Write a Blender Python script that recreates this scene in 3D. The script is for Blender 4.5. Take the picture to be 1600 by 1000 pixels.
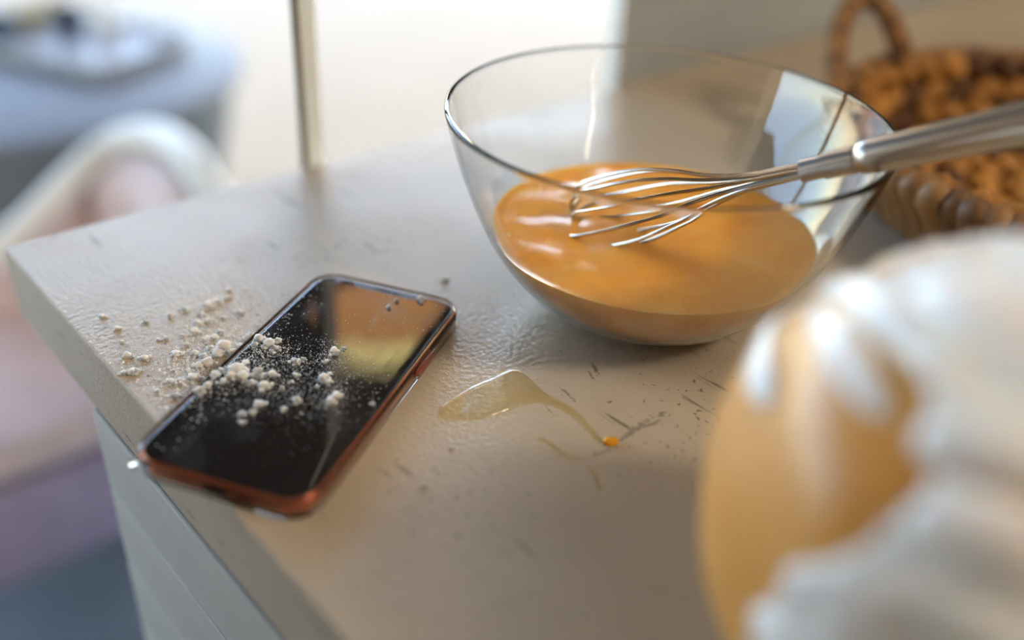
import bpy, bmesh, math, random
from mathutils import Vector, Matrix, noise
random.seed(7)
S = bpy.context.scene
for o in list(bpy.data.objects): bpy.data.objects.remove(o)
C = S.collection
PI = math.pi

# ------------------------------------------------------------------ camera
CAM = Vector((-0.09926, -0.48004, 1.13775))
CR = Vector((0.74832, -0.66139, 0.05073)); CU = Vector((0.32147, 0.42849, 0.84442)); CF = Vector((0.58023, 0.61559, -0.53327))
FPX = 1498.245
cd = bpy.data.cameras.new('camera'); cam = bpy.data.objects.new('camera', cd); C.objects.link(cam)
M3 = Matrix((CR, CU, -CF)).transposed()
cam.matrix_world = Matrix.Translation(CAM) @ M3.to_4x4()
cd.sensor_fit = 'HORIZONTAL'; cd.sensor_width = 36; cd.lens = FPX * 36 / 1600
cd.clip_start = 0.01; cd.clip_end = 200
cd.dof.use_dof = True; cd.dof.focus_distance = 0.405; cd.dof.aperture_fstop = 1.9
S.camera = cam

# ------------------------------------------------------------------ world, sun, exposure
w = bpy.data.worlds.new('sky'); S.world = w; w.use_nodes = True
wn = w.node_tree; wn.nodes.clear()
sky = wn.nodes.new('ShaderNodeTexSky'); sky.sky_type = 'NISHITA'; sky.sun_disc = False
SUN = Vector((0.72, 0.345, 0.69)).normalized()
sky.sun_elevation = math.asin(SUN.z); sky.sun_rotation = math.atan2(SUN.x, SUN.y)
sky.air_density = 1.0; sky.dust_density = 0.6
bg = wn.nodes.new('ShaderNodeBackground'); bg.inputs[1].default_value = 0.42
wo = wn.nodes.new('ShaderNodeOutputWorld')
wn.links.new(sky.outputs[0], bg.inputs[0]); wn.links.new(bg.outputs[0], wo.inputs[0])
sl = bpy.data.lights.new('sun', 'SUN'); sl.energy = 2.4; sl.color = (1, .93, .82); sl.angle = math.radians(.6)
so = bpy.data.objects.new('sun', sl); C.objects.link(so); so.rotation_euler = SUN.to_track_quat('Z', 'Y').to_euler(); so.location = (3, 1, 6)
S.view_settings.view_transform = 'Standard'; S.view_settings.look = 'None'
S.view_settings.gamma = 1; S.view_settings.use_curve_mapping = False
S.view_settings.exposure = 1.65

# ------------------------------------------------------------------ helpers
def ray(px, py): return CF + CR * ((px - 800) / FPX) - CU * ((py - 500) / FPX)
def at(px, py, z):                                  # the point of a horizontal plane seen at a pixel of the photograph
    d = ray(px, py); return CAM + d * ((z - CAM.z) / d.z)
def smooth(me):
    me.polygons.foreach_set('use_smooth', [True] * len(me.polygons))
def obj(name, me, mat=None, parent=None, label=None, cat=None, group=None, kind=None, loc=None, rot=None, sm=True):
    if mat is not None and not me.materials: me.materials.append(mat)
    if sm:
        smooth(me); me.set_sharp_from_angle(angle=math.radians(42))
    o = bpy.data.objects.new(name, me); C.objects.link(o)
    if parent: o.parent = parent
    if loc is not None: o.location = loc
    if rot is not None: o.rotation_euler = rot
    tag(o, label, cat, group, kind)
    return o
def tag(o, label=None, cat=None, group=None, kind=None):
    if label: o['label'] = label
    if cat: o['category'] = cat
    if group: o['group'] = group
    if kind: o['kind'] = kind
def thing(name, loc, label, cat, rz=0, group=None):
    o = bpy.data.objects.new(name, None); C.objects.link(o); o.empty_display_size = .02
    o.location = loc; o.rotation_euler = (0, 0, rz); tag(o, label, cat, group); return o
def data(v, f, name='m'):
    me = bpy.data.meshes.new(name); me.from_pydata([tuple(p) for p in v], [], f); me.update(); return me
def fixn(me):
    bm = bmesh.new(); bm.from_mesh(me); bmesh.ops.recalc_face_normals(bm, faces=bm.faces); bm.to_mesh(me); bm.free(); return me
def loft(rings, closed=True, cap0=False, cap1=False):
    v = []; f = []; n = len(rings[0])
    for r in rings: v += [tuple(p) for p in r]
    for i in range(len(rings) - 1):
        for j in range(n if closed else n - 1):
            k = (j + 1) % n
            f.append((i*n + j, i*n + k, (i+1)*n + k, (i+1)*n + j))
    if cap0: f.append(tuple(range(n - 1, -1, -1)))
    if cap1: f.append(tuple((len(rings) - 1)*n + j for j in range(n)))
    return fixn(data(v, f))
def lathe(prof, n=64, cap0=False, cap1=False):
    return loft([[(r*math.cos(2*PI*j/n), r*math.sin(2*PI*j/n), z) for j in range(n)] for r, z in prof], True, cap0, cap1)
def tube_rings(path, rad, n=10, flat=1.0):
    P = [Vector(p) for p in path]; rings = []; up = None
    for i, p in enumerate(P):
        t = (P[min(i+1, len(P)-1)] - P[max(i-1, 0)]).normalized()
        if up is None:
            a = Vector((0, 0, 1)) if abs(t.z) < .9 else Vector((1, 0, 0))
            up = (a - t*a.dot(t)).normalized()
        else: up = (up - t*up.dot(t)).normalized()
        s = t.cross(up); r = rad[i] if isinstance(rad, (list, tuple)) else rad
        rings.append([p + s*(r*math.cos(2*PI*k/n)) + up*(r*flat*math.sin(2*PI*k/n)) for k in range(n)])
    return rings
def tube(path, rad, n=10, flat=1.0): return loft(tube_rings(path, rad, n, flat), True, True, True)
def spline(P, m=8):
    P = [Vector(p) for p in P]; out = []
    for i in range(len(P) - 1):
        a, b, c, d = P[max(i-1, 0)], P[i], P[i+1], P[min(i+2, len(P)-1)]
        for k in range(m):
            t = k/m; out.append(.5*((2*b) + (c-a)*t + (2*a-5*b+4*c-d)*t*t + (3*b-a-3*c+d)*t**3))
    out.append(P[-1]); return out
def box(x0, x1, y0, y1, z0, z1, bev=0, seg=2):
    bm = bmesh.new(); bmesh.ops.create_cube(bm, size=1)
    for v in bm.verts: v.co = Vector(((x0+x1)/2 + v.co.x*(x1-x0), (y0+y1)/2 + v.co.y*(y1-y0), (z0+z1)/2 + v.co.z*(z1-z0)))
    if bev: bmesh.ops.bevel(bm, geom=bm.edges[:], offset=bev, segments=seg, profile=.5, affect='EDGES')
    me = bpy.data.meshes.new('m'); bm.to_mesh(me); bm.free(); return me
def rrect(l, wd, r, z, n=10):
    out = []
    for cx, cy, a0 in ((l/2-r, wd/2-r, 0), (-l/2+r, wd/2-r, PI/2), (-l/2+r, -wd/2+r, PI), (l/2-r, -wd/2+r, 1.5*PI)):
        for k in range(n + 1):
            a = a0 + PI/2*k/n; out.append((cx + r*math.cos(a), cy + r*math.sin(a), z))
    return out
def ico(sub, r, jit=0, seed=0, sc=(1, 1, 1), freq=1.5):
    bm = bmesh.new(); bmesh.ops.create_icosphere(bm, subdivisions=sub, radius=1)
    for v in bm.verts:
        d = v.co.normalized(); k = 1 + jit*noise.noise(d*freq + Vector((seed*7.3, seed*1.7, 0)))
        v.co = Vector((d.x*sc[0], d.y*sc[1], d.z*sc[2]))*r*k
    me = bpy.data.meshes.new('m'); bm.to_mesh(me); bm.free(); return me

# ------------------------------------------------------------------ materials
def mat(name, col=(.8, .8, .8), rough=.5, **kw):
    m = bpy.data.materials.new(name); m.use_nodes = True; nt = m.node_tree; b = nt.nodes['Principled BSDF']
    b.inputs['Base Color'].default_value = (*col, 1); b.inputs['Roughness'].default_value = rough
    for k, v in kw.items():
        b.inputs[k.replace('_', ' ')].default_value = v
    return m
def nd(m, typ, **kw):
    n = m.node_tree.nodes.new(typ)
    for k, v in kw.items(): setattr(n, k, v)
    return n
def ln(m, a, b): m.node_tree.links.new(a, b)
def coords(m, scale=(1, 1, 1), rot=(0, 0, 0)):
    tc = nd(m, 'ShaderNodeTexCoord'); mp = nd(m, 'ShaderNodeMapping'); mp.inputs['Scale'].default_value = scale
    mp.inputs['Rotation'].default_value = rot; ln(m, tc.outputs['Object'], mp.inputs[0]); return mp.outputs[0]
def noise_col(m, stops, scale=8, detail=6, vec=None, rough=.6, dist=0):
    v = vec or coords(m); t = nd(m, 'ShaderNodeTexNoise'); t.inputs['Scale'].default_value = scale
    t.inputs['Detail'].default_value = detail; t.inputs['Roughness'].default_value = rough; t.inputs['Distortion'].default_value = dist
    ln(m, v, t.inputs['Vector']); r = nd(m, 'ShaderNodeValToRGB'); e = r.color_ramp.elements
    while len(e) < len(stops): e.new(.5)
    for i, (p, c) in enumerate(stops): e[i].position = p; e[i].color = (*c, 1)
    ln(m, t.outputs[0], r.inputs[0]); return t, r
def bump(m, height, strength=.2, dist=.001):
    b = nd(m, 'ShaderNodeBump'); b.inputs['Strength'].default_value = strength; b.inputs['Distance'].default_value = dist
    ln(m, height, b.inputs['Height']); ln(m, b.outputs[0], m.node_tree.nodes['Principled BSDF'].inputs['Normal']); return b
def bsdf(m): return m.node_tree.nodes['Principled BSDF']
def pm(name, stops, rough=.5, scale=8, bs=.2, bd=.001, vecscale=None, detail=6, **kw):   # noise-coloured principled
    m = mat(name, stops[0][1], rough, **kw); v = coords(m, vecscale) if vecscale else None
    t, r = noise_col(m, stops, scale, detail, v); ln(m, r.outputs[0], bsdf(m).inputs['Base Color'])
    if bs: bump(m, t.outputs[0], bs, bd)
    return m

def counter_material():
    m = mat('concrete_top', (.4, .37, .33), .38); b = bsdf(m); v = coords(m)
    t, r = noise_col(m, [(.3, (.37, .31, .23)), (.5, (.45, .385, .29)), (.7, (.53, .465, .36))], 5, 8, v)
    # dark pits gathered in patches, and drawn-out scuffs
    p = nd(m, 'ShaderNodeTexNoise'); p.inputs['Scale'].default_value = 330; p.inputs['Detail'].default_value = 3; ln(m, v, p.inputs['Vector'])
    q = nd(m, 'ShaderNodeTexNoise'); q.inputs['Scale'].default_value = 11; q.inputs['Detail'].default_value = 2; ln(m, v, q.inputs['Vector'])
    ad = nd(m, 'ShaderNodeMath', operation='MULTIPLY_ADD'); ln(m, q.outputs[0], ad.inputs[0]); ad.inputs[1].default_value = .35; ln(m, p.outputs[0], ad.inputs[2])
    th = nd(m, 'ShaderNodeMapRange'); th.inputs[1].default_value = .84; th.inputs[2].default_value = .90; ln(m, ad.outputs[0], th.inputs[0])
    sv = coords(m, (1, .12, 1), (0, 0, .55)); s = nd(m, 'ShaderNodeTexNoise'); s.inputs['Scale'].default_value = 190; s.inputs['Detail'].default_value = 2; ln(m, sv, s.inputs['Vector'])
    ad2 = nd(m, 'ShaderNodeMath', operation='MULTIPLY_ADD'); ln(m, q.outputs[0], ad2.inputs[0]); ad2.inputs[1].default_value = .4; ln(m, s.outputs[0], ad2.inputs[2])
    th2 = nd(m, 'ShaderNodeMapRange'); th2.inputs[1].default_value = .88; th2.inputs[2].default_value = .96; ln(m, ad2.outputs[0], th2.inputs[0])
    mx = nd(m, 'ShaderNodeMath', operation='MAXIMUM'); ln(m, th.outputs[0], mx.inputs[0]); ln(m, th2.outputs[0], mx.inputs[1])
    last = mx.outputs[0]
    tc = nd(m, 'ShaderNodeTexCoord')
    hz = nd(m, 'ShaderNodeTexNoise'); hz.inputs['Scale'].default_value = 520; hz.inputs['Detail'].default_value = 3; ln(m, v, hz.inputs['Vector'])
    for (ax_, ay_, bx_, by_, wd_, st_) in ((921, 560, 938, 592, .0016, 1.0), (916, 576, 934, 600, .0010, .8), (868, 598, 906, 634, .0012, .9), (848, 630, 868, 652, .0008, .7), (950, 702, 1034, 640, .0024, .75), (985, 676, 1048, 650, .0014, .7), (905, 720, 985, 690, .0022, .5), (1020, 655, 1045, 640, .002, .8), (1000, 565, 1016, 556, .0009, .7), (875, 545, 880, 556, .0007, .7)):
        A_, B_ = at(ax_, ay_, .9), at(bx_, by_, .9); c_ = (A_ + B_)/2; d_ = B_ - A_
        mp = nd(m, 'ShaderNodeMapping', vector_type='TEXTURE'); mp.inputs['Location'].default_value = c_; mp.inputs['Rotation'].default_value = (0, 0, math.atan2(d_.y, d_.x)); mp.inputs['Scale'].default_value = (d_.length/2, wd_, .01)
        ln(m, tc.outputs['Object'], mp.inputs[0]); gr = nd(m, 'ShaderNodeTexGradient', gradient_type='SPHERICAL'); ln(m, mp.outputs[0], gr.inputs[0])
        a1 = nd(m, 'ShaderNodeMath', operation='MULTIPLY_ADD'); ln(m, gr.outputs[1], a1.inputs[0]); a1.inputs[1].default_value = .45; ln(m, hz.outputs[0], a1.inputs[2])
        m1 = nd(m, 'ShaderNodeMapRange'); m1.inputs[1].default_value = .62; m1.inputs[2].default_value = .80; m1.inputs[4].default_value = st_; ln(m, a1.outputs[0], m1.inputs[0])
        g1 = nd(m, 'ShaderNodeMath', operation='GREATER_THAN'); ln(m, gr.outputs[1], g1.inputs[0]); g1.inputs[1].default_value = .02
        m2 = nd(m, 'ShaderNodeMath', operation='MULTIPLY'); ln(m, m1.outputs[0], m2.inputs[0]); ln(m, g1.outputs[0], m2.inputs[1])
        x1 = nd(m, 'ShaderNodeMath', operation='MAXIMUM'); ln(m, last, x1.inputs[0]); ln(m, m2.outputs[0], x1.inputs[1]); last = x1.outputs[0]
    mu = nd(m, 'ShaderNodeMath', operation='MULTIPLY'); ln(m, last, mu.inputs[0]); mu.inputs[1].default_value = .7
    mi = nd(m, 'ShaderNodeMixRGB'); ln(m, mu.outputs[0], mi.inputs[0]); ln(m, r.outputs[0], mi.inputs[1]); mi.inputs[2].default_value = (.08, .065, .05, 1)
    ln(m, mi.outputs[0], b.inputs['Base Color'])
    rr = nd(m, 'ShaderNodeMapRange'); rr.inputs[1].default_value = .3; rr.inputs[2].default_value = .7; rr.inputs[3].default_value = .31; rr.inputs[4].default_value = .48
    ln(m, q.outputs[0], rr.inputs[0]); ln(m, rr.outputs[0], b.inputs['Roughness'])
    g = nd(m, 'ShaderNodeTexNoise'); g.inputs['Scale'].default_value = 420; g.inputs['Detail'].default_value = 2; ln(m, v, g.inputs['Vector'])
    bump(m, g.outputs[0], .6, .0007)
    return m
M = {}
M['counter'] = counter_material()
M['fascia'] = pm('concrete_edge', [(.3, (.33, .32, .28)), (.7, (.45, .44, .40))], .5, 20, .3, .0006)
M['board'] = pm('painted_board', [(.3, (.42, .43, .42)), (.7, (.52, .53, .51))], .45, 30, .1, .0005, (1, .1, 1))
M['chrome'] = mat('chrome', (.75, .75, .76), .15, Metallic=1.0)
M['strip'] = mat('dull_metal', (.30, .31, .31), .35, Metallic=1.0)
M['plaster'] = pm('warm_plaster', [(.3, (.60, .48, .34)), (.7, (.70, .57, .42))], .8, 3, .2, .002)
M['greywall'] = pm('grey_limewash', [(.3, (.28, .315, .34)), (.55, (.36, .405, .435)), (.75, (.45, .50, .54))], .6, 9, .2, .001, (.35, 1, 2.5))
M['ceil'] = pm('white_ceiling', [(.3, (.70, .60, .48)), (.7, (.76, .67, .55))], .8, 4, .1)
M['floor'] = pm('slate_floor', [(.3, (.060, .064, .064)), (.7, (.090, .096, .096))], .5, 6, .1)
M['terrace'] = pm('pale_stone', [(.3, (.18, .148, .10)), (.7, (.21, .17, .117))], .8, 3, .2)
M['shade_roof'] = pm('dark_shade_roof', [(.3, (.035, .028, .024)), (.7, (.07, .055, .045))], .6, 6, .2, .001, (.2, 3, 1))
M['mullion'] = mat('pale_grey_paint', (.84, .93, .97), .4)
M['bronze'] = mat('bronze_seal', (.09, .06, .02), .5)

def thin_glass():
    m = bpy.data.materials.new('window_glass'); m.use_nodes = True; nt = m.node_tree; nt.nodes.clear()
    tr = nt.nodes.new('ShaderNodeBsdfTransparent'); gl = nt.nodes.new('ShaderNodeBsdfGlossy'); gl.inputs['Roughness'].default_value = .02
    fr = nt.nodes.new('ShaderNodeFresnel'); fr.inputs[0].default_value = 1.45; mx = nt.nodes.new('ShaderNodeMixShader'); ou = nt.nodes.new('ShaderNodeOutputMaterial')
    ge = nt.nodes.new('ShaderNodeNewGeometry'); iv = nt.nodes.new('ShaderNodeMath'); iv.operation = 'SUBTRACT'; iv.inputs[0].default_value = 1; nt.links.new(ge.outputs['Backfacing'], iv.inputs[1]); mu = nt.nodes.new('ShaderNodeMath'); mu.operation = 'MULTIPLY'; nt.links.new(fr.outputs[0], mu.inputs[0]); nt.links.new(iv.outputs[0], mu.inputs[1]); nt.links.new(mu.outputs[0], mx.inputs[0]); nt.links.new(tr.outputs[0], mx.inputs[1]); nt.links.new(gl.outputs[0], mx.inputs[2]); nt.links.new(mx.outputs[0], ou.inputs[0]); return m
M['pane'] = thin_glass()
def thin_liquid():
    m = thin_glass(); m.name = 'raw_egg_white'
    for n_ in m.node_tree.nodes:
        if n_.type == 'BSDF_TRANSPARENT': n_.inputs[0].default_value = (.985, .96, .87, 1)
        if n_.type == 'FRESNEL': n_.inputs[0].default_value = 1.5
    return m
M['glass'] = mat('clear_glass', (.97, .98, .97), .0, Transmission_Weight=1.0, IOR=1.47)
M['case'] = mat('clear_soft_plastic', (.97, .93, .88), .06, Transmission_Weight=1.0, IOR=1.43)

# ------------------------------------------------------------------ the setting
ZC = .90
def struct(name, me, m, parent=None, label=None, sm=False):
    return obj(name, me, m, parent, kind=None if parent else 'structure', label=label, sm=sm)
WB = .0                                                      # room face of the window wall
struct('floor', box(-3.2, 3.2, -3.6, .12, -.1, 0), M['floor'], label='dark slate blue floor of the room')
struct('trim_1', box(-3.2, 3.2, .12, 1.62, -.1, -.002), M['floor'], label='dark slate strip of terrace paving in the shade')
struct('trim_2', box(-40, 40, 1.62, 60, -.12, -.004), M['terrace'], label='sunlit cream stone terrace beyond the window')
struct('ceiling', box(-3.2, 3.2, -3.6, .12, 2.5, 2.62), M['ceil'], label='pale ceiling of the room')
struct('wall_back', loft([[(.447, WB, z_), (3.2, WB, z_), (3.2, .12, z_), (.63, .12, z_)] for z_ in (0, 2.5)], True, True, True), M['greywall'], label='streaky grey wall right of the window')
struct('wall_left', box(-3.32, -3.2, -3.6, .12, 0, 2.62), M['plaster'], label='warm plaster wall on the left')
struct('wall_right', box(3.2, 3.32, -3.6, .12, 0, 2.62), M['plaster'], label='warm plaster wall on the right')
struct('wall_front', box(-3.32, 3.32, -3.72, -3.6, 0, 2.62), M['plaster'], label='warm plaster wall behind the camera')
struct('trim_5', box(-3.2, -.5, WB, .12, 0, 2.5), M['plaster'], label='warm plaster wall left of the window opening')
struct('trim_3', box(-.5, .447, WB, .12, 2.3, 2.5), M['plaster'], label='lintel over the wide window opening')
rf = struct('trim_4', box(-5, 7, .12, 3.0, 2.5, 2.62), M['shade_roof'], label='unseen dark roof added over the terrace to shade it')  # unseen roof, put up to shade the terrace and darken reflections in the phone
sbm = box(-5, 7, -.055, .055, 2.478, 2.499, .003, 1)
for i in range(24):
    o = struct('shade_roof_board', sbm, M['shade_roof'], rf); o.location = (0, .19 + i*.118, 0)
wi = bpy.data.objects.new('window_1', None); C.objects.link(wi); wi.location = (.18, .01, .88); tag(wi, 'tall narrow window with slim grey mullion behind the counter', kind='structure')
def wpart(n, me, m):
    o = obj(n, me, m, wi, sm=False); o.matrix_parent_inverse = Matrix.Translation((-.18, -.01, -.88)); return o
wpart('mullion', box(.1785, .1895, .004, .009, 0, 2.3, .0006, 1), M['mullion'])
wpart('seal', box(.1758, .1786, .005, .008, 0, 2.3), M['bronze'])
wpart('pane', box(.1880, .4455, .005, .008, 0, 2.3), M['pane'])
wpart('jamb_seal', box(.4450, .4478, .003, .009, 0, 2.3), M['mullion'])

# ------------------------------------------------------------------ counter
ct = thing('countertop', (.9, -.4, .86), 'thick pale concrete countertop under the phone and glass bowl', 'countertop')
me = box(0, 1.9, -.80, -.001, .86, ZC, .0012, 2)
o = obj('slab', me, M['counter'], ct, sm=False); o.matrix_parent_inverse = Matrix.Translation((-.9, .4, -.86))
cb = thing('cabinet', (.9, -.45, 0), 'grey cabinet clad in horizontal boards below the concrete countertop', 'cabinet')
def cpart(n, me, m=M['board'], sm=False):
    o = obj(n, me, m, cb, sm=sm); o.matrix_parent_inverse = Matrix.Translation((-.9, .45, 0)); return o
cpart('carcass', box(.016, 1.86, -.77, -.095, .0, .8595))
cpart('edge_strip', box(.003, .016, -.775, -.09, .8535, .8595, .0005, 1), M['strip'])
z = .8525
bme = box(.001, .016, -.775, -.09, -.0472, 0, .0012, 2)
bz = [.8525, .8035, .7535, .7035, .6535, .6035, .5535, .5035, .4535, .4035, .3535, .3035, .2535, .2035, .1535]
for zz in bz:
    o = cpart('board', bme); o.location = (0, 0, zz)
cpart('plinth', box(.006, .016, -.77, -.095, 0, .1))

# ------------------------------------------------------------------ glass bowl, egg, whisk
BX, BY = .2214, -.2306
outer = [(.001, .0), (.026, .0), (.0335, .0006), (.041, .003), (.0525, .0085), (.0605, .0155), (.0675, .0235), (.074, .033), (.080, .0445), (.0855, .057), (.0902, .070), (.0942, .083), (.0962, .091), (.0970, .0945), (.0968, .0958)]
outer_s = [(a.x, a.y) for a in spline([(r, z_, 0) for r, z_ in outer], 4)]
TH = .0022
inner = []
for i, (r, z_) in enumerate(outer_s):
    a = outer_s[max(i-1, 0)]; b = outer_s[min(i+1, len(outer_s)-1)]
    t = Vector((b[0]-a[0], b[1]-a[1])).normalized(); nn = Vector((-t.y, t.x))
    inner.append((max(r + nn.x*TH, .0008), z_ + nn.y*TH))
inner = [p for p in inner if p[1] < .0945]
bowl = obj('glass_bowl', lathe(outer_s + [(.0960, .0963), (.0952, .0960)] + inner[::-1], 128, True, True), M['glass'], loc=(BX, BY, ZC + .0002),
    label='large clear glass mixing bowl holding beaten egg and a whisk', cat='bowl')
def in_r(z_):
    for a, b in zip(inner, inner[1:]):
        if a[1] <= z_ <= b[1]: return a[0] + (b[0]-a[0])*(z_-a[1])/max(b[1]-a[1], 1e-6)
    return inner[-1][0]
ZL = .0395
eprof = [(max(in_r(z_) - .0003, .001), z_) for z_ in [TH + .0004, .003, .004, .006, .009, .012, .016, .020, .025, .030, .034, ZL - .002]]
eprof += [(in_r(ZL) - .0004, ZL + .0006), (in_r(ZL) - .0016, ZL + .0001)]
erings = []
n = 96
for r, z_ in eprof: erings.append([(r*math.cos(2*PI*j/n), r*math.sin(2*PI*j/n), z_) for j in range(n)])
rl = eprof[-1][0]
for k in range(1, 24):
    r = rl*(1 - k/24)
    erings.append([(r*math.cos(2*PI*j/n), r*math.sin(2*PI*j/n), ZL + .0013*noise.noise(Vector((r*math.cos(2*PI*j/n)*55, r*math.sin(2*PI*j/n)*55, 3)))*min(1, k/5)) for j in range(n)])
m = mat('beaten_egg', (.80, .40, .06), .18, Subsurface_Weight=.35, Subsurface_Scale=.01); b = bsdf(m); b.inputs['Subsurface Radius'].default_value = (1, .45, .1)
t, r = noise_col(m, [(.35, (.84, .37, .035)), (.6, (.90, .45, .06)), (.8, (.92, .55, .14))], 28, 4, None, .5, .6); ln(m, r.outputs[0], b.inputs['Base Color'])
obj('beaten_egg', loft(erings, True, True, True), m, loc=(BX, BY, ZC + .0002), label='pool of orange beaten egg in the bottom of the glass bowl', cat='egg')

steel = mat('brushed_steel', (.50, .47, .43), .30, Metallic=1.0)
wire_m = mat('whisk_wire', (.52, .49, .44), .2, Metallic=1.0)
T = Vector((.1985, -.199, ZC + .0375)); Q = Vector((.2345, -.3255, 1.0065))
ax = (Q - T).normalized()
wk = thing('whisk', Q, 'steel balloon whisk resting on the rim with its wires in egg', 'whisk')
wk.matrix_world = Matrix.Translation(Q) @ ax.to_track_quat('X', 'Z').to_matrix().to_4x4()
# local x runs up the handle; the tip is at -LT
LT = (Q - T).length
NX = -.030                                                    # wires leave the collar here
for k in range(5):
    a = PI*k/5 + .2; d = Vector((0, math.cos(a), math.sin(a))); pts = []
    e0 = .0024; wmax = .0175 - .0005*k; tip = LT - .0015*k
    half = [(NX, e0), (NX - .012, e0*1.1), (NX - .028, .0034), (NX - .045, .0068), (NX - .060, .0120), (NX - .078, wmax*.96), (-tip + .014, wmax*.97), (-tip + .006, wmax*.80), (-tip + .0015, wmax*.45), (-tip, 0)]
    full = [(x_, y_) for x_, y_ in half] + [(x_, -y_) for x_, y_ in half[-2::-1]]
    obj('wire', tube(spline([(x_, d.y*y_, d.z*y_) for x_, y_ in full], 4), .00085, 8), wire_m, wk)
obj('collar', tube([(NX - .004, 0, 0), (NX - .0038, 0, 0), (-.011, 0, 0)], [.0036, .0046, .0048], 24), steel, wk)
obj('collar_ring', tube([(-.0245, 0, 0), (-.0244, 0, 0), (-.0125, 0, 0)], [.0047, .0053, .0053], 24), steel, wk)
hp = [(-.0125, .001), (-.0123, .0040), (-.0115, .0054), (-.0095, .0064), (-.006, .0068), (.02, .0070), (.06, .0078), (.10, .0088), (.135, .0090), (.15, .0082), (.156, .006), (.158, .002)]
obj('handle', loft(tube_rings([(x_, 0, 0) for x_, r_ in hp], [r_ for x_, r_ in hp], 32), True, True, True), steel, wk)
obj('hanging_loop', tube(spline([(.156, .004, 0), (.166, .007, 0), (.173, 0, 0), (.166, -.007, 0), (.156, -.004, 0)], 6), .0012, 8), wire_m, wk)

# ------------------------------------------------------------------ phone in a clear case
ph = thing('smartphone', (.06066, -.19595, ZC), 'black-screened smartphone in clear case, dusted with flour, overhanging counter edge', 'phone', math.radians(29.68))
LP, WP, HP = .1465, .0738, .0096
def ring(ins, z_, r=.0128): return rrect(LP - 2*ins, WP - 2*ins, r - ins, z_)
case = [ring(.0022, .0001), ring(.0008, .0004), ring(.0002, .0014), ring(0, .004), ring(.0001, .0075), ring(.0004, .0090), ring(.0009, HP), ring(.0015, HP), ring(.0018, .0092), ring(.0018, .0088), ring(.0012, .0085), ring(.0011, .004), ring(.0013, .0018), ring(.0022, .0012)]
cs = obj('case', loft(case, True, True, True), M['case'], ph)
copper = pm('copper_frame', [(.3, (.46, .10, .06)), (.7, (.62, .19, .11))], .22, 6, 0, Metallic=.75)
body = [ring(.0032, .0013), ring(.0022, .0018), ring(.0015, .0030), ring(.00135, .0048), ring(.0015, .0068), ring(.0021, .0080), ring(.0027, .0084)]
bd = obj('frame', loft(body, True, True, True), copper, ph)
scr_m = mat('black_screen_glass', (.012, .011, .012), .04, IOR=1.62)
b = bsdf(scr_m)
# greasy finger smears and a film of flour dust
v = coords(scr_m, (30, 110, 1), (0, 0, .25)); t1, r1 = noise_col(scr_m, [(.56, (0, 0, 0)), (.78, (1, 1, 1))], 1, 4, v)
v2 = coords(scr_m, (26, 34, 1), (0, 0, 0)); t2, r2 = noise_col(scr_m, [(.5, (0, 0, 0)), (.8, (1, 1, 1))], 1, 5, v2)
mx = nd(scr_m, 'ShaderNodeMath', operation='MAXIMUM'); ln(scr_m, r1.outputs[0], mx.inputs[0]); ln(scr_m, r2.outputs[0], mx.inputs[1])
c1 = nd(scr_m, 'ShaderNodeMixRGB'); c1.inputs[1].default_value = (.008, .0075, .008, 1); c1.inputs[2].default_value = (.045, .050, .056, 1); ln(scr_m, mx.outputs[0], c1.inputs[0]); ln(scr_m, c1.outputs[0], b.inputs['Base Color'])
rr = nd(scr_m, 'ShaderNodeMapRange'); rr.inputs[3].default_value = .05; rr.inputs[4].default_value = .22; ln(scr_m, mx.outputs[0], rr.inputs[0]); ln(scr_m, rr.outputs[0], b.inputs['Roughness'])
scr = obj('screen', loft([ring(.0026, .0080), ring(.0023, .0084), ring(.0024, .0087), ring(.0029, .0089), ring(.0040, .0090)], True, True, True), scr_m, ph)
dark = mat('black_plastic', (.01, .01, .01), .4)
obj('earpiece', box(.0672, .0686, -.006, .006, .00895, .00903, .0002, 1), dark, scr)
obj('notch', loft([[(x_, y_, z_) for x_, y_ in ((.0693, .0175), (.0665, .0160), (.0655, .0145), (.0655, -.0145), (.0665, -.0160), (.0693, -.0175))] for z_ in (.0088, .00902)], True, True, True), dark, scr, sm=False)
# right-hand side button, bottom port, screws and speaker holes
sb = obj('side_button', box(.018, .034, -.0372, -.0355, .0038, .0064, .0006, 2), copper, ph)
obj('button_cover', box(.0165, .0355, -.0382, -.0366, .0030, .0072, .0007, 2), M['case'], ph)
obj('charging_port', box(-.0722, -.0717, -.0045, .0045, .0034, .0064, .0012, 3), dark, bd)
for s_ in (-1, 1):
    obj('screw', box(-.0722, -.0718, s_*.0075 - .0007, s_*.0075 + .0007, .0042, .0056, .0004, 2), M['chrome'], bd)
hole = ico(1, .0009, 0, 0, (.4, 1, 1))
for s_, n_ in ((-1, 6), (1, 6)):
    for k in range(n_):
        obj('speaker_hole', hole, dark, bd, loc=(-.0719, s_*(.011 + .0026*k), .0049))
bead = ico(2, .0016)
for x_, y_ in ((-.0722, .0345), (-.067, -.0366), (-.0705, .0362)):
    obj('corner_bumper', bead, M['case'], ph, loc=(x_ + .0006, y_ - .0006*(1 if y_ > 0 else -1), .0042))
ZS = ZC + .00905

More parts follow.
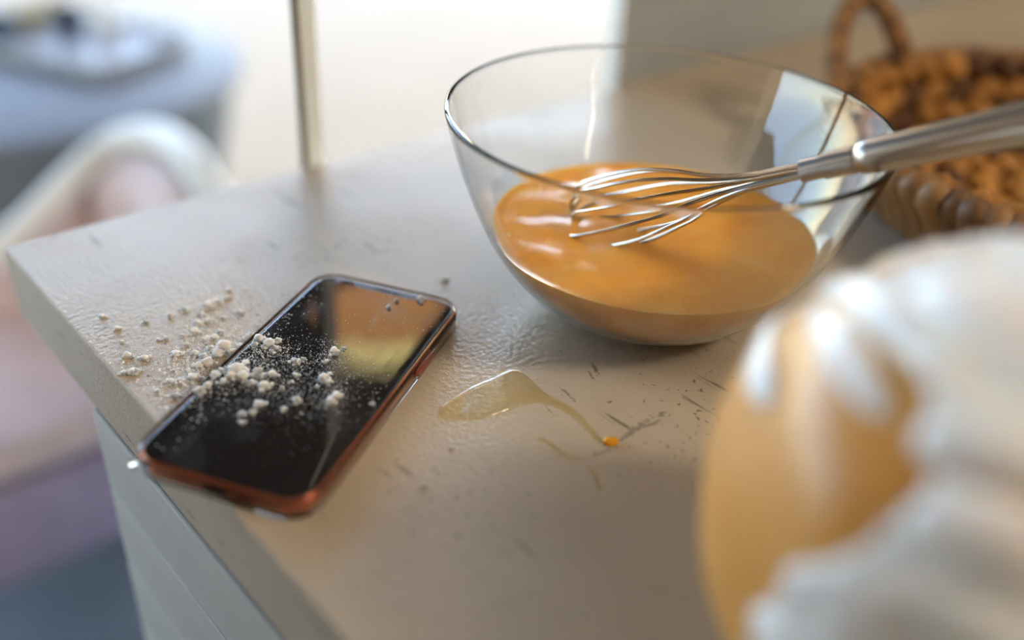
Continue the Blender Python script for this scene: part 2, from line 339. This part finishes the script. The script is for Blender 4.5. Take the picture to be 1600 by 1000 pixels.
# ------------------------------------------------------------------ flour
flour = pm('flour', [(.3, (.88, .82, .76)), (.7, (.94, .91, .87))], .95, 400, .5, .0006)
bsdf(flour).inputs['Subsurface Weight'].default_value = .9; bsdf(flour).inputs['Subsurface Scale'].default_value = .0025; bsdf(flour).inputs['Subsurface Radius'].default_value = (1, .85, .7)
pr = math.radians(29.68); PC, PSn = math.cos(pr), math.sin(pr)
def on_phone(p):
    dx, dy = p.x - .06066, p.y + .19595; lx = dx*PC + dy*PSn; ly = -dx*PSn + dy*PC
    if abs(lx) > LP/2 or abs(ly) > WP/2: return None
    return abs(lx) < LP/2 - .003 and abs(ly) < WP/2 - .003
def put(px, py):                                              # screen if it lands there, else the counter
    p = at(px, py, ZS); q = on_phone(p)
    if q: return p
    p = at(px, py, ZC)
    if on_phone(p) is not None or p.x < .001: return None
    return p
clump_meshes = []
for k in range(8):
    bm = bmesh.new(); rnd = random.Random(40 + k)
    for j in range(16):
        off = Vector((rnd.gauss(0, .42), rnd.gauss(0, .42), 0)) if j else Vector((0, 0, 0)); rr_ = rnd.uniform(.18, .42) if j else .62
        off.z = max(0, .55 - off.length)*rnd.random()
        res = bmesh.ops.create_icosphere(bm, subdivisions=2, radius=rr_)
        for v_ in res['verts']:
            d = v_.co.copy(); u_ = d.normalized(); v_.co = d*(1 + .45*noise.noise(u_*2.2 + Vector((k*5.1, j*3.3, 0))) + .25*noise.noise(u_*5 + Vector((j, k, 4)))); v_.co += off; v_.co.z = max(v_.co.z*.85 + rr_*.4, 0)
    me = bpy.data.meshes.new('m'); bm.to_mesh(me); bm.free(); me.materials.append(flour); smooth(me); clump_meshes.append(me)
# centre of each lump in the photograph and its radius in pixels
screen_lumps = [(420, 540, 12), (405, 533, 11), (392, 530, 11), (378, 548, 10), (365, 555, 12), (430, 546, 8), (370, 580, 15), (380, 592, 12), (362, 590, 10), (398, 588, 9), (404, 582, 9), (394, 600, 8), (412, 604, 10), (425, 588, 8), (410, 590, 7), (338, 588, 8), (350, 598, 7), (345, 580, 7),
    (312, 613, 10), (326, 604, 7), (406, 634, 9), (394, 645, 6), (378, 647, 6), (378, 661, 5), (463, 566, 8), (473, 562, 5), (462, 587, 5), (522, 551, 8), (510, 566, 5), (506, 591, 9), (512, 598, 7), (526, 622, 9), (516, 628, 8), (464, 627, 8), (445, 640, 5), (441, 608, 5), (657, 468, 7), (608, 481, 4), (620, 471, 4), (582, 631, 4), (456, 598, 4), (495, 605, 4), (536, 545, 4)]
counter_lumps = [(352, 546, 13), (340, 556, 12), (325, 571, 13), (312, 575, 11), (302, 592, 10), (318, 560, 9), (330, 548, 9), (306, 555, 7), (276, 556, 9), (268, 598, 8), (275, 620, 8), (199, 558, 8), (226, 562, 8), (204, 584, 9), (214, 582, 7), (194, 584, 6), (184, 516, 6), (190, 535, 4), (160, 496, 5), (228, 504, 5), (290, 485, 7), (325, 480, 9), (338, 473, 7), (355, 467, 6), (358, 456, 5), (376, 490, 6), (266, 495, 6), (316, 493, 6), (305, 520, 8), (322, 532, 8), (336, 530, 8), (345, 520, 6), (292, 540, 6), (260, 530, 5), (246, 612, 5), (257, 600, 5), (282, 600, 5), (272, 580, 4), (248, 532, 4), (310, 507, 7), (325, 503, 7), (350, 498, 5), (286, 525, 5), (696, 438, 6), (705, 702, 4)]
ORD = 'first second third fourth fifth sixth seventh eighth ninth tenth eleventh twelfth thirteenth fourteenth fifteenth sixteenth seventeenth eighteenth nineteenth twentieth'.split()
for grp, lst, cuts, zones in (('flour lumps on the phone', screen_lumps, (556, 600), ('far part of the phone screen', 'across the middle of the phone screen', 'near part of the phone screen')),
        ('flour lumps on the counter', counter_lumps, (500, 561), ('far end of flour spray on counter', 'middle of flour spray on counter', 'near end of flour spray on counter'))):
    rows = [[], [], []]
    for (px, py, rp) in lst:
        p = put(px, py)
        if p is not None: rows[(py >= cuts[0]) + (py >= cuts[1])].append((px, py, rp, p))
    for row, zone in zip(rows, zones):
        for k, (px, py, rp, p) in enumerate(sorted(row, key=lambda q: q[0])):
            R_ = 1.3*rp*(p - CAM).dot(CF)/FPX
            lab = '%s flour lump, %s from left, %s' % ('big' if rp > 9 else 'small' if rp > 5 else 'tiny', ORD[min(k, 19)], zone)
            if (px, py) == (370, 580): lab = 'largest crumbly flour lump, on the left half of the phone screen'
            if (px, py) == (696, 438): lab = 'lone crumb on the counter just beyond the far right phone corner'
            if (px, py) == (705, 702): lab = 'lone tiny flour crumb on the counter right of the phone'
            o = obj('flour_lump', clump_meshes[random.randrange(8)], flour, loc=p, rot=(0, 0, random.uniform(0, 6.28)), label=lab, cat='flour lump', group=grp, sm=False)
            o.scale = (R_*.95, R_*.95, R_*.8)
def dust(name, label, clusters, seed):
    rnd = random.Random(seed); v = []; f = []
    for (cx, cy, sx, sy, rot, n_, rmin, rmax) in clusters:
        for i in range(n_):
            a, b_ = rnd.gauss(0, sx), rnd.gauss(0, sy); c_, s_ = math.cos(rot), math.sin(rot)
            p = put(cx + a*c_ - b_*s_, cy + a*s_ + b_*c_)
            if p is None or (p.z > ZC + .005) != (name == 'flour_dust'): continue
            r_ = (rmin + (rmax - rmin)*rnd.random()**2)*1e-3*(1 if name == 'flour_dust' else 1.15); k = len(v); an = rnd.uniform(0, 6.28)
            for q in range(4): v.append((p.x + r_*math.cos(an + q*PI/2)*rnd.uniform(.7, 1.2), p.y + r_*math.sin(an + q*PI/2)*rnd.uniform(.7, 1.2), p.z))
            v.append((p.x, p.y, p.z + r_*rnd.uniform(.7, 1.2)))
            f += [(k + q, k + (q+1) % 4, k + 4) for q in range(4)]
    return obj(name, data(v, f), flour, label=label, cat='flour', kind='stuff')
CL = [(322, 540, 52, 16, -.95, 260, .35, 1.1), (335, 500, 40, 10, -.95, 120, .3, .9), (225, 575, 34, 16, .3, 50, .3, .8), (300, 585, 26, 16, -.7, 90, .35, 1.0), (400, 575, 30, 20, 0, 60, .25, .6), (500, 590, 40, 26, 0, 40, .2, .5), (325, 540, 60, 28, -.9, 2200, .08, .55), (318, 500, 40, 18, -.95, 700, .08, .6), (240, 570, 50, 34, .3, 600, .08, .45), (340, 550, 30, 18, -.7, 900, .1, .6), (290, 590, 30, 24, -.6, 500, .08, .5),
    (395, 575, 42, 30, .1, 2600, .05, .34), (405, 538, 30, 9, .25, 900, .06, .4), (510, 590, 34, 34, 0, 900, .05, .28), (470, 575, 60, 26, 0, 1000, .05, .26), (520, 555, 14, 10, 0, 420, .05, .3), (520, 624, 18, 9, -.3, 420, .05, .3), (465, 630, 40, 20, 0, 500, .05, .25), (470, 560, 90, 70, -.8, 900, .04, .14), (630, 480, 45, 22, .2, 60, .08, .3), (440, 640, 60, 40, 0, 300, .04, .2), (450, 480, 40, 12, -.8, 120, .1, .4), (300, 470, 130, 60, 0, 260, .08, .3)]
dust('flour_dust', 'thin scatter of white flour dust over the phone screen', CL, 3)
dust('flour_spill', 'spray of loose white flour on the concrete beside the phone', CL, 4)

# ------------------------------------------------------------------ spilt egg white
eggw = thin_liquid()
def spill(name, rows, h, label, mt=eggw, cat='egg spill'):
    # rows: pixel pairs of the two opposite banks along the run of the spill
    A = spline([at(a[0], a[1], ZC) for a, b_ in rows], 5); B = spline([at(b_[0], b_[1], ZC) for a, b_ in rows], 5); n_ = 13; v = []; f = []
    m_ = len(A)
    for i in range(m_):
        wd = (A[i] - B[i]).length; hh = min(h, wd*.30); taper = min(1, min(i, m_ - 1 - i)/3 + .05)
        for k in range(n_):
            s_ = (1 - math.cos(PI*k/(n_-1)))/2; p = A[i].lerp(B[i], s_); e = min(1, 4*min(s_, 1 - s_)*max(1, wd/.012)); bulge = math.sqrt(max(0, 1 - (1 - e)**2))
            wob = 1 + .25*noise.noise(Vector((p.x*180, p.y*180, 1)))
            v.append((p.x, p.y, ZC + .00004 + hh*taper*bulge*wob))
    for i in range(m_ - 1):
        for k in range(n_ - 1): f.append((i*n_+k, i*n_+k+1, (i+1)*n_+k+1, (i+1)*n_+k))
    nb = len(v)
    v += [(x_, y_, ZC + .00002) for x_, y_, z_ in v]
    f += [tuple(nb + q for q in reversed(fc)) for fc in f]
    edge = [i*n_ for i in range(m_)] + [(m_-1)*n_ + k for k in range(1, n_)] + [i*n_ + n_-1 for i in range(m_-2, -1, -1)] + [k for k in range(n_-2, 0, -1)]
    for a_, b_ in zip(edge, edge[1:] + edge[:1]): f.append((b_, a_, nb + a_, nb + b_))
    return obj(name, fixn(data(v, f)), mt, label=label, cat=cat)
spill('egg_white_puddle', [((683, 648), (682, 652)), ((690, 634), (692, 655)), ((706, 622), (720, 657)), ((738, 604), (752, 655)), ((772, 590), (786, 645)), ((800, 578), (812, 635)), ((826, 590), (832, 630)), ((850, 614), (846, 630)), ((868, 624), (862, 634)), ((890, 636), (884, 645)), ((908, 650), (902, 658)), ((925, 670), (916, 674)), ((938, 684), (930, 688)), ((948, 686), (944, 694))], .0012, 'wide clear puddle of spilt egg white between phone and bowl')
spill('egg_white_streak', [((834, 684), (833, 687)), ((850, 686), (848, 691)), ((866, 694), (862, 700)), ((880, 706), (876, 711)), ((894, 713), (890, 718)), ((908, 717), (907, 721))], .0010, 'thin wavy streak of egg white below the puddle')
spill('egg_white_drip', [((919, 726), (916, 728)), ((929, 738), (922, 742)), ((936, 752), (929, 756)), ((939, 768), (936, 771))], .0008, 'small pointed drip of egg white nearest the camera')
yolk = mat('yolk', (.80, .36, .02), .1, Subsurface_Weight=.3, Subsurface_Scale=.003)
p = at(954, 692, ZC); o = obj('yolk_drop', ico(3, 1, .12, 2, (1, .75, .55)), yolk, loc=p + Vector((0, 0, .0008)), rot=(0, 0, -.6), label='tiny orange yolk drop at the end of the egg white trickle', cat='yolk'); o.scale = (.0032, .0032, .0028)
p = at(665, 763, ZC); o = obj('water_drop', ico(2, 1, .05, 4, (1, 1, .7)), M['glass'], loc=p + Vector((0, 0, .0006)), label='tiny clear droplet on the counter below the phone', cat='droplet'); o.scale = (.0013,)*3

# ------------------------------------------------------------------ woven basket
KX, KY, KR, KB = .522, -.332, .170, .142
KH = .048
leaf_ms = []
for i, cs_ in enumerate([((.20, .095, .03), (.33, .17, .06)), ((.24, .12, .04), (.36, .19, .07)), ((.12, .055, .02), (.22, .11, .04)), ((.26, .135, .045), (.38, .21, .08))]):
    leaf_ms.append(pm('dry_leaf_%d' % i, [(.3, cs_[0]), (.7, cs_[1])], .55, 60, .5, .0012, (1, 1, .15)))
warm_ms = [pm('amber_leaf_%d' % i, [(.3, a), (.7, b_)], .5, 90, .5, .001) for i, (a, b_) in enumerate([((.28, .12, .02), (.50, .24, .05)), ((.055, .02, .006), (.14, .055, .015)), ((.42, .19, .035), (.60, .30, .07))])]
bk = thing('woven_basket', (KX, KY, ZC), 'round woven dry leaf basket with arched handle behind the bowl', 'basket')
# leaf strips bent over the rim, from the foot outside to just inside
NS = 92
strip_ms = []
for q in range(6):
    rnd = random.Random(q); wd = 2*PI*KR/NS*.60
    prof = [(KB + .001, .003), (KB + .010, .012), (KR - .010, .026), (KR + .000, .038), (KR + .002, KH - .003), (KR - .002, KH + .002), (KR - .008, KH + .001), (KR - .011, KH - .006), (KR - .012, KH - .016)]
    rings = []
    for i, (r_, z_) in enumerate(prof):
        ww = wd*(.95 + .2*rnd.random()); bow = .0025 + .001*rnd.random(); row = []
        for s_ in (-1, -.5, 0, .5, 1):
            t_ = Vector((r_, z_)); nx = 1 if i < 5 else (0.2 if i < 7 else -.7); nz = .2 if i < 5 else (1 if i < 7 else 0)
            k = bow*(1 - s_*s_) + .0006*rnd.random()
            row.append((r_ + nx*k - KR, s_*ww + .0012*math.sin(i*1.3 + q), z_ + nz*k))
        rings.append(row)
    me = loft(rings, False)
    strip_ms.append(me); smooth(me)
for i in range(NS):
    a = 2*PI*i/NS
    me = strip_ms[i % 6]
    key = 'k%d' % ((i*7 + i//3) % 4)
    nm = bpy.data.meshes.get('strip%d%s' % (i % 6, key))
    if nm is None:
        nm = me.copy(); nm.name = 'strip%d%s' % (i % 6, key); nm.materials.clear(); nm.materials.append(leaf_ms[int(key[1])])
    o = obj('leaf_strip', nm, None, bk, loc=(KR*math.cos(a), KR*math.sin(a), 0), rot=(0, random.uniform(-.03, .03), a + random.uniform(-.05, .05)), sm=False)
# knobbly twists of the inner wall and floor
lump = [ico(2, 1, .35, q, (1, 1, 1), 1.8) for q in range(3)]
lm = {}
for q in range(3):
    for w_ in range(3):
        k = lump[q].copy(); k.materials.append(warm_ms[w_]); smooth(k); lm[q, w_] = k
for row, (r_, z_, n_) in enumerate([(KR - .015, KH - .006, 44), (KR - .022, KH - .021, 42), (KR - .030, KH - .035, 38)]):
    for i in range(n_):
        a = 2*PI*(i + .5*(row % 2))/n_
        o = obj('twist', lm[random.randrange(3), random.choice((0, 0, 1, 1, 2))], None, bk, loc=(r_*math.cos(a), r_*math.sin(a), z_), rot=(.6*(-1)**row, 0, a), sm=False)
        o.scale = (.0075, .0135, .0088)
bm = bmesh.new(); rnd = random.Random(5)
for r_ in [.014 + .0185*k for k in range(7)]:
    n_ = max(4, int(2*PI*r_/.025))
    for i in range(n_):
        a = 2*PI*i/n_ + r_*30; m4 = Matrix.Translation((r_*math.cos(a), r_*math.sin(a), .007)) @ Matrix.Rotation(a + .4, 4, 'Z') @ Matrix.Diagonal((.0095, .0145, .0062, 1))
        res = bmesh.ops.create_icosphere(bm, subdivisions=2, radius=1, matrix=m4); mi_ = rnd.randrange(3)
        for fc in {fc for v_ in res['verts'] for fc in v_.link_faces}: fc.material_index = mi_
me = bpy.data.meshes.new('m'); bm.to_mesh(me); bm.free()
for q in warm_ms: me.materials.append(q)
obj('woven_floor', me, None, bk, kind='stuff')
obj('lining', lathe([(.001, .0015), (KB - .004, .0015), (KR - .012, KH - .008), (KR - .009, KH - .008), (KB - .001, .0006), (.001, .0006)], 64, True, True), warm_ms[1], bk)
# handle: a wrapped arch on the rim
def hpt(px, py, z_): q = at(px, py, z_); return Vector((q.x - KX, q.y - KY, q.z - ZC))
hpath = spline([hpt(1312, 150, .930), hpt(1306, 110, .952), hpt(1309, 60, .968), hpt(1325, 15, .982), hpt(1352, -4, .988), hpt(1381, 12, .984), hpt(1400, 55, .968), hpt(1414, 95, .950), hpt(1425, 130, .930)], 7)
hd = obj('handle', tube(hpath, .0062, 14), leaf_ms[0], bk)
for k in range(0, len(hpath) - 2, 2):
    a, b_ = hpath[k], hpath[k + 2]
    obj('handle_wrap', tube([a, a.lerp(b_, .15), a.lerp(b_, .5), a.lerp(b_, .85), b_], [.0058, .0072, .0078, .0072, .0060], 12), [leaf_ms[0], leaf_ms[2], leaf_ms[1]][(k//2) % 3], hd)

# ------------------------------------------------------------------ foreground bundle
GC = Vector((.1185, -.4325, ZC + .0672)); GR = .0735
def sph(px, py, R_):
    d = ray(px, py).normalized(); oc = CAM - GC; b_ = oc.dot(d); c_ = oc.dot(oc) - R_*R_; q = b_*b_ - c_
    return CAM + d*(-b_ - math.sqrt(max(q, 0)))
peach = pm('peach_filling', [(.3, (.66, .30, .06)), (.55, (.72, .37, .09)), (.75, (.78, .49, .18))], .3, 22, .2, .002)
bsdf(peach).inputs['Subsurface Weight'].default_value = .4; bsdf(peach).inputs['Subsurface Scale'].default_value = .02; bsdf(peach).inputs['Subsurface Radius'].default_value = (1, .6, .25)
film = pm('white_gloss_cream', [(.3, (.90, .88, .90)), (.7, (.95, .93, .94))], .28, 30, .15, .001)
bsdf(film).inputs['Subsurface Weight'].default_value = .25; bsdf(film).inputs['Subsurface Scale'].default_value = .01
gb = thing('wrapped_bundle', (GC.x, GC.y, ZC), 'large blurred orange dome under glossy white folds, in right foreground', 'bundle')
gi = Matrix.Translation((-GC.x, -GC.y, -ZC))
def gpart(n, me, m_):
    o = obj(n, me, m_, gb); o.matrix_parent_inverse = gi; return o
rings = []
for i in range(1, 40):
    th = PI*i/40; row = []
    for j in range(72):
        d = Vector((math.sin(th)*math.cos(2*PI*j/72), math.sin(th)*math.sin(2*PI*j/72), math.cos(th)))
        p = GC + d*GR*(1 + .03*noise.noise(d*2.2 + Vector((3, 1, 0)))); p.z = max(p.z, ZC + .0003); row.append(p)
    rings.append(row)
gpart('filling', loft(rings, True, True, True), peach)
def inpoly(x, y, P):
    c = False
    for (x1, y1), (x2, y2) in zip(P, P[1:] + P[:1]):
        if (y1 > y) != (y2 > y) and x < (x2-x1)*(y-y1)/(y2-y1) + x1: c = not c
    return c
def fold_strip(path, wid, hgt):
    # a rounded fold lying on the dome along a line of pixels; width and height in millimetres
    P = [sph(x, y, GR*.988) for x, y in path]; P = spline(P, 5); rings = []
    for i, p in enumerate(P):
        t_ = (P[min(i+1, len(P)-1)] - P[max(i-1, 0)]).normalized(); n_ = (p - GC).normalized(); s_ = t_.cross(n_).normalized()
        e = math.sin(PI*min(max(i/(len(P)-1), .03), .97))**.45; row = []
        for k in range(14):
            a = 2*PI*k/14; row.append(p + s_*(wid*1e-3*e*math.cos(a)) + n_*(hgt*1e-3*e*(math.sin(a)*.9)))
        rings.append(row)
    return loft(rings, True, True, True)
# white cover: the top, the right and the lower flank of the dome
cov = [(1345, 470), (1380, 425), (1450, 395), (1560, 372), (1640, 350), (1900, 350), (2300, 700), (2300, 1400), (1200, 1500), (1165, 1100), (1175, 975), (1230, 890), (1330, 850), (1440, 770), (1450, 700), (1440, 610), (1400, 540)]
bm = bmesh.new(); bmesh.ops.create_icosphere(bm, subdivisions=6, radius=1)
kill = []
for v_ in bm.verts:
    d = v_.co.normalized(); p = GC + d*GR*1.02; rel = p - CAM; dz = rel.dot(CF); px, py = 800 + FPX*rel.dot(CR)/dz, 500 - FPX*rel.dot(CU)/dz
    facing = d.dot((CAM - GC).normalized()) > .12
    side = (d.x*CR.x + d.y*CR.y + d.z*CR.z) > .2 or d.z > .3
    keep = (inpoly(px, py, cov) if facing else side) and p.z > ZC + .002
    if not keep: kill.append(v_)
    q = Vector((d.dot(CR), d.dot(CU), d.dot(CF)))
    rid = abs(noise.noise(Vector((q.x*2.2 + q.y*1.2, q.y*5.5 + q.x*1.6, q.z*2)))) ; rid2 = noise.noise(q*7)
    v_.co = GC + d*GR*(.992 + .085*(.35 - rid) + .016*rid2)
    v_.co.z = max(v_.co.z, ZC + .001)
bmesh.ops.delete(bm, geom=kill, context='VERTS')
me = bpy.data.meshes.new('m'); bm.to_mesh(me); bm.free()
o = gpart('cover', me, film); md = o.modifiers.new('thick', 'SOLIDIFY'); md.thickness = .0025; md.offset = 0
for path, wd, hg in [([(1215, 500), (1195, 545), (1190, 590), (1205, 630)], 5.2, 3.5), ([(1275, 485), (1310, 540), (1345, 590), (1385, 655)], 5.0, 4), ([(1290, 450), (1350, 460), (1420, 520), (1500, 600)], 6, 4), ([(1420, 420), (1500, 470), (1600, 510), (1700, 560)], 9, 5),
        ([(1430, 700), (1500, 690), (1600, 720), (1700, 760)], 7, 5), ([(1410, 830), (1500, 820), (1600, 850), (1700, 870)], 8, 5), ([(1230, 900), (1300, 930), (1400, 930), (1520, 960)], 8, 4), ([(1180, 960), (1250, 1010), (1350, 1050)], 7, 4)]:
    gpart('fold', fold_strip(path, wd, hg), film)
bm_ = ico(2, 1, .2, 3)
for (px, py, r_) in [(1385, 420, 4.5), (1430, 398, 5.0), (1478, 382, 4.6), (1520, 378, 5.0), (1565, 372, 4.6), (1605, 372, 5)]:
    o = gpart('bead', bm_.copy(), film); p = sph(px, py + 34, GR*.985); o.location = p; o.scale = (r_*1e-3,)*3

# ------------------------------------------------------------------ armchair outside the opening
white_l = pm('white_lacquer', [(.3, (.76, .73, .67)), (.7, (.82, .79, .73))], .4, 8, 0)
pink = pm('pink_fabric', [(.3, (.62, .48, .46)), (.7, (.70, .56, .54))], .85, 30, .2, .001)
pink_shaded = pm('pink_fabric_shaded', [(.3, (.34, .27, .37)), (.7, (.41, .33, .44))], .85, 30, .2, .001)  # pink upholstery with the shade on the seat side put into its colour
ac = thing('armchair', (.2, .66, 0), 'white-rimmed tub armchair with pale pink upholstery beyond the counter corner', 'armchair')
ai = Matrix.Translation((-.2, -.66, 0))
def apart(n, me, m_):
    o = obj(n, me, m_, ac); o.matrix_parent_inverse = ai; return o
hoop = [at(-60, 445, .49), at(0, 392, .52), at(60, 336, .55), at(110, 284, .58), at(165, 234, .61), at(212, 214, .63), at(256, 216, .64), at(296, 246, .64), at(324, 292, .62), Vector((.375, .50, .56)), Vector((.33, .455, .48)), Vector((.25, .44, .43))]
hs = spline(hoop, 7)
apart('rim', tube(hs, .020, 14, 1.0), white_l)
cen = Vector((.17, .64, .40))
rings = []
for i, p in enumerate(hs):
    foot = cen + (Vector((p.x, p.y, .40)) - cen)*.86; mid = cen + (Vector((p.x, p.y, .40)) - cen)*.93
    pin = Vector((p.x, p.y, p.z)); rings.append([Vector((foot.x, foot.y, .33)), Vector((mid.x, mid.y, (p.z + .40)/2 - .02)), pin - Vector((0, 0, .004)), pin + Vector((0, 0, .004)) + (pin - cen)*.03, Vector((pin.x, pin.y, (p.z + .40)/2)) + (mid - cen)*.03, Vector((foot.x, foot.y, .30)) + (foot - cen)*.06])
apart('back_shell', loft(rings, True, True, True), pink)
pad = [p for p in hs[28:58]]
apart('back_cushion', loft([[Vector((cen.x + (p.x-cen.x)*k, cen.y + (p.y-cen.y)*k, .40 + (p.z - .40)*zf)) for k, zf in ((.84, .02), (.70, .1), (.66, .45), (.74, .84), (.88, .93), (.93, .5))] for p in pad], True, True, True), pink)
def pillow(x0, x1, y0, y1, z0, z1, e=.03): return box(x0, x1, y0, y1, z0, z1, e, 4)
apart('seat_cushion', pillow(-.20, .34, .455, .80, .385, .435), pink)
apart('seat_base', pillow(-.20, .35, .45, .80, .25, .384, .02), pink_shaded)
for x_, y_ in ((-.15, .48), (.30, .48), (-.13, .77), (.28, .77)):
    apart('leg', tube([(x_, y_, .26), (x_, y_, .1), (x_, y_, .015)], [.018, .015, .011], 12), white_l)
    apart('foot', ico(2, .016, 0, 0, (1, 1, .9)), white_l).location = (x_, y_, .0146)

# ------------------------------------------------------------------ round table with tray and fruit
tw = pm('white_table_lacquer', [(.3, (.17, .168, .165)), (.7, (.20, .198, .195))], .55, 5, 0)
TX, TY, TZ = .43, 1.58, .50
tb = thing('round_table', (TX, TY, 0), 'low round white drum table in the shade behind the armchair', 'table')
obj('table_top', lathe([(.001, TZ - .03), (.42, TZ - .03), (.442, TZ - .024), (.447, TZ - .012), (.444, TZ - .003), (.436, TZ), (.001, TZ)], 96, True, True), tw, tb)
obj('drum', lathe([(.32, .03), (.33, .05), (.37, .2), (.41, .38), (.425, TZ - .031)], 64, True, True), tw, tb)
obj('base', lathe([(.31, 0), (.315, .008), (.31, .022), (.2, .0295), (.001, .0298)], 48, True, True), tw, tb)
rz = math.atan2(-.894, .449)
tray = obj('tray', loft([rrect(.46, .28, .03, z_, 8) if ins == 0 else rrect(.46 - 2*ins, .28 - 2*ins, .03 - ins, z_, 8) for ins, z_ in ((.02, .0), (.012, .004), (.003, .026), (0, .032), (.003, .033), (.008, .030), (.014, .012), (.02, .010))], True, True, True), pm('white_enamel', [(.3, (.48, .47, .47)), (.7, (.54, .53, .53))], .35, 5, 0), loc=(.552, 1.625, TZ), rot=(0, 0, rz), label='white rectangular tray holding fruit and cups on the round table', cat='tray')
ZT = TZ + .0105
lemon = pm('lemon_peel', [(.3, (.30, .19, .006)), (.7, (.38, .26, .01))], .4, 60, .3, .001)
lem = lathe([(.0015, -.040), (.006, -.037), (.012, -.032), (.022, -.022), (.027, -.008), (.0275, .006), (.023, .021), (.013, .031), (.006, .036), (.0015, .038)], 24, True, True)
stem_m = mat('stem', (.10, .14, .04), .7)
for px, py, a, lab in ((42, 30, .5, 'yellow lemon on the tray beside the dark mug'), (84, 15, .6, 'second yellow lemon behind the first one on the tray')):
    p = at(px, py, ZT + .027); r_ = thing('lemon', (p.x, p.y, ZT), lab, 'lemon', a, 'lemons on the tray')
    o = obj('fruit', lem, lemon, r_, loc=(0, 0, .0277), rot=(PI/2, 0, 0)); obj('stem_end', ico(1, .004), stem_m, r_, loc=(0, .040, .0277))
def cup(px, py, R_, H_, mt, lab):
    p = at(px, py, ZT); r_ = thing('cup', (p.x, p.y, ZT + .0003), lab, 'cup', 1.0, 'cups on the tray')
    obj('cup_body', lathe([(.001, 0), (R_*.7, 0), (R_*.85, .006), (R_*.98, H_*.5), (R_, H_), (R_ - .003, H_), (R_*.93, H_*.5), (R_*.75, .009), (.001, .008)], 32, True, True), mt, r_)
    obj('cup_handle', tube(spline([(R_*.95, 0, H_*.78), (R_*1.45, 0, H_*.8), (R_*1.6, 0, H_*.5), (R_*1.3, 0, H_*.25), (R_*.9, 0, H_*.25)], 5), .004, 8), mt, r_)
navy = pm('navy_glaze', [(.3, (.02, .035, .06)), (.7, (.035, .05, .09))], .3, 10, 0)
cup(112, 54, .030, .060, navy, 'dark navy cup between the lemon and the white cup')
cup(4, 66, .030, .055, navy, 'dark navy cup at the left edge of the tray')
cup(165, 56, .030, .060, white_l, 'white cup at the right end of the tray')

# ------------------------------------------------------------------ pendant lamp under the added roof, seen mirrored in the phone
def emis(name, col, st, base):
    m_ = mat(name, base, .4); b_ = bsdf(m_); b_.inputs['Emission Color'].default_value = (*col, 1); b_.inputs['Emission Strength'].default_value = st; return m_
pl = thing('pendant_lamp', (1.06, 1.2, 1.84), 'amber glass pendant lamp hanging under the added roof', 'lamp')
obj('glass_shade', lathe([(.13, .10), (.15, .13), (.14, .20), (.09, .25), (.03, .27)], 48, True, True), emis('amber_glow', (.95, .80, .33), 1.6, (.8, .5, .1)), pl)
obj('shade_skirt', lathe([(.20, -.04), (.22, -.02), (.19, .06), (.131, .101)], 48, True, True), emis('brown_glow', (.9, .42, .15), 1.0, (.4, .15, .04)), pl)
obj('cord', tube([(0, 0, .26), (0, 0, .45), (0, 0, .638)], .004, 8), dark, pl)

gl = thing('fill_globe', (.75, -1.55, 2.06), 'unseen glowing globe added behind the camera for warm fill light', 'lamp')  # unseen globe, added behind the camera as a warm fill source
obj('globe', ico(4, .15), emis('warm_fill_glow', (1, .87, .70), 22, (.9, .85, .8)), gl, loc=(0, 0, .15))
obj('stem', tube([(0, 0, .295), (0, 0, .36), (0, 0, .438)], .008, 10), M['strip'], gl)
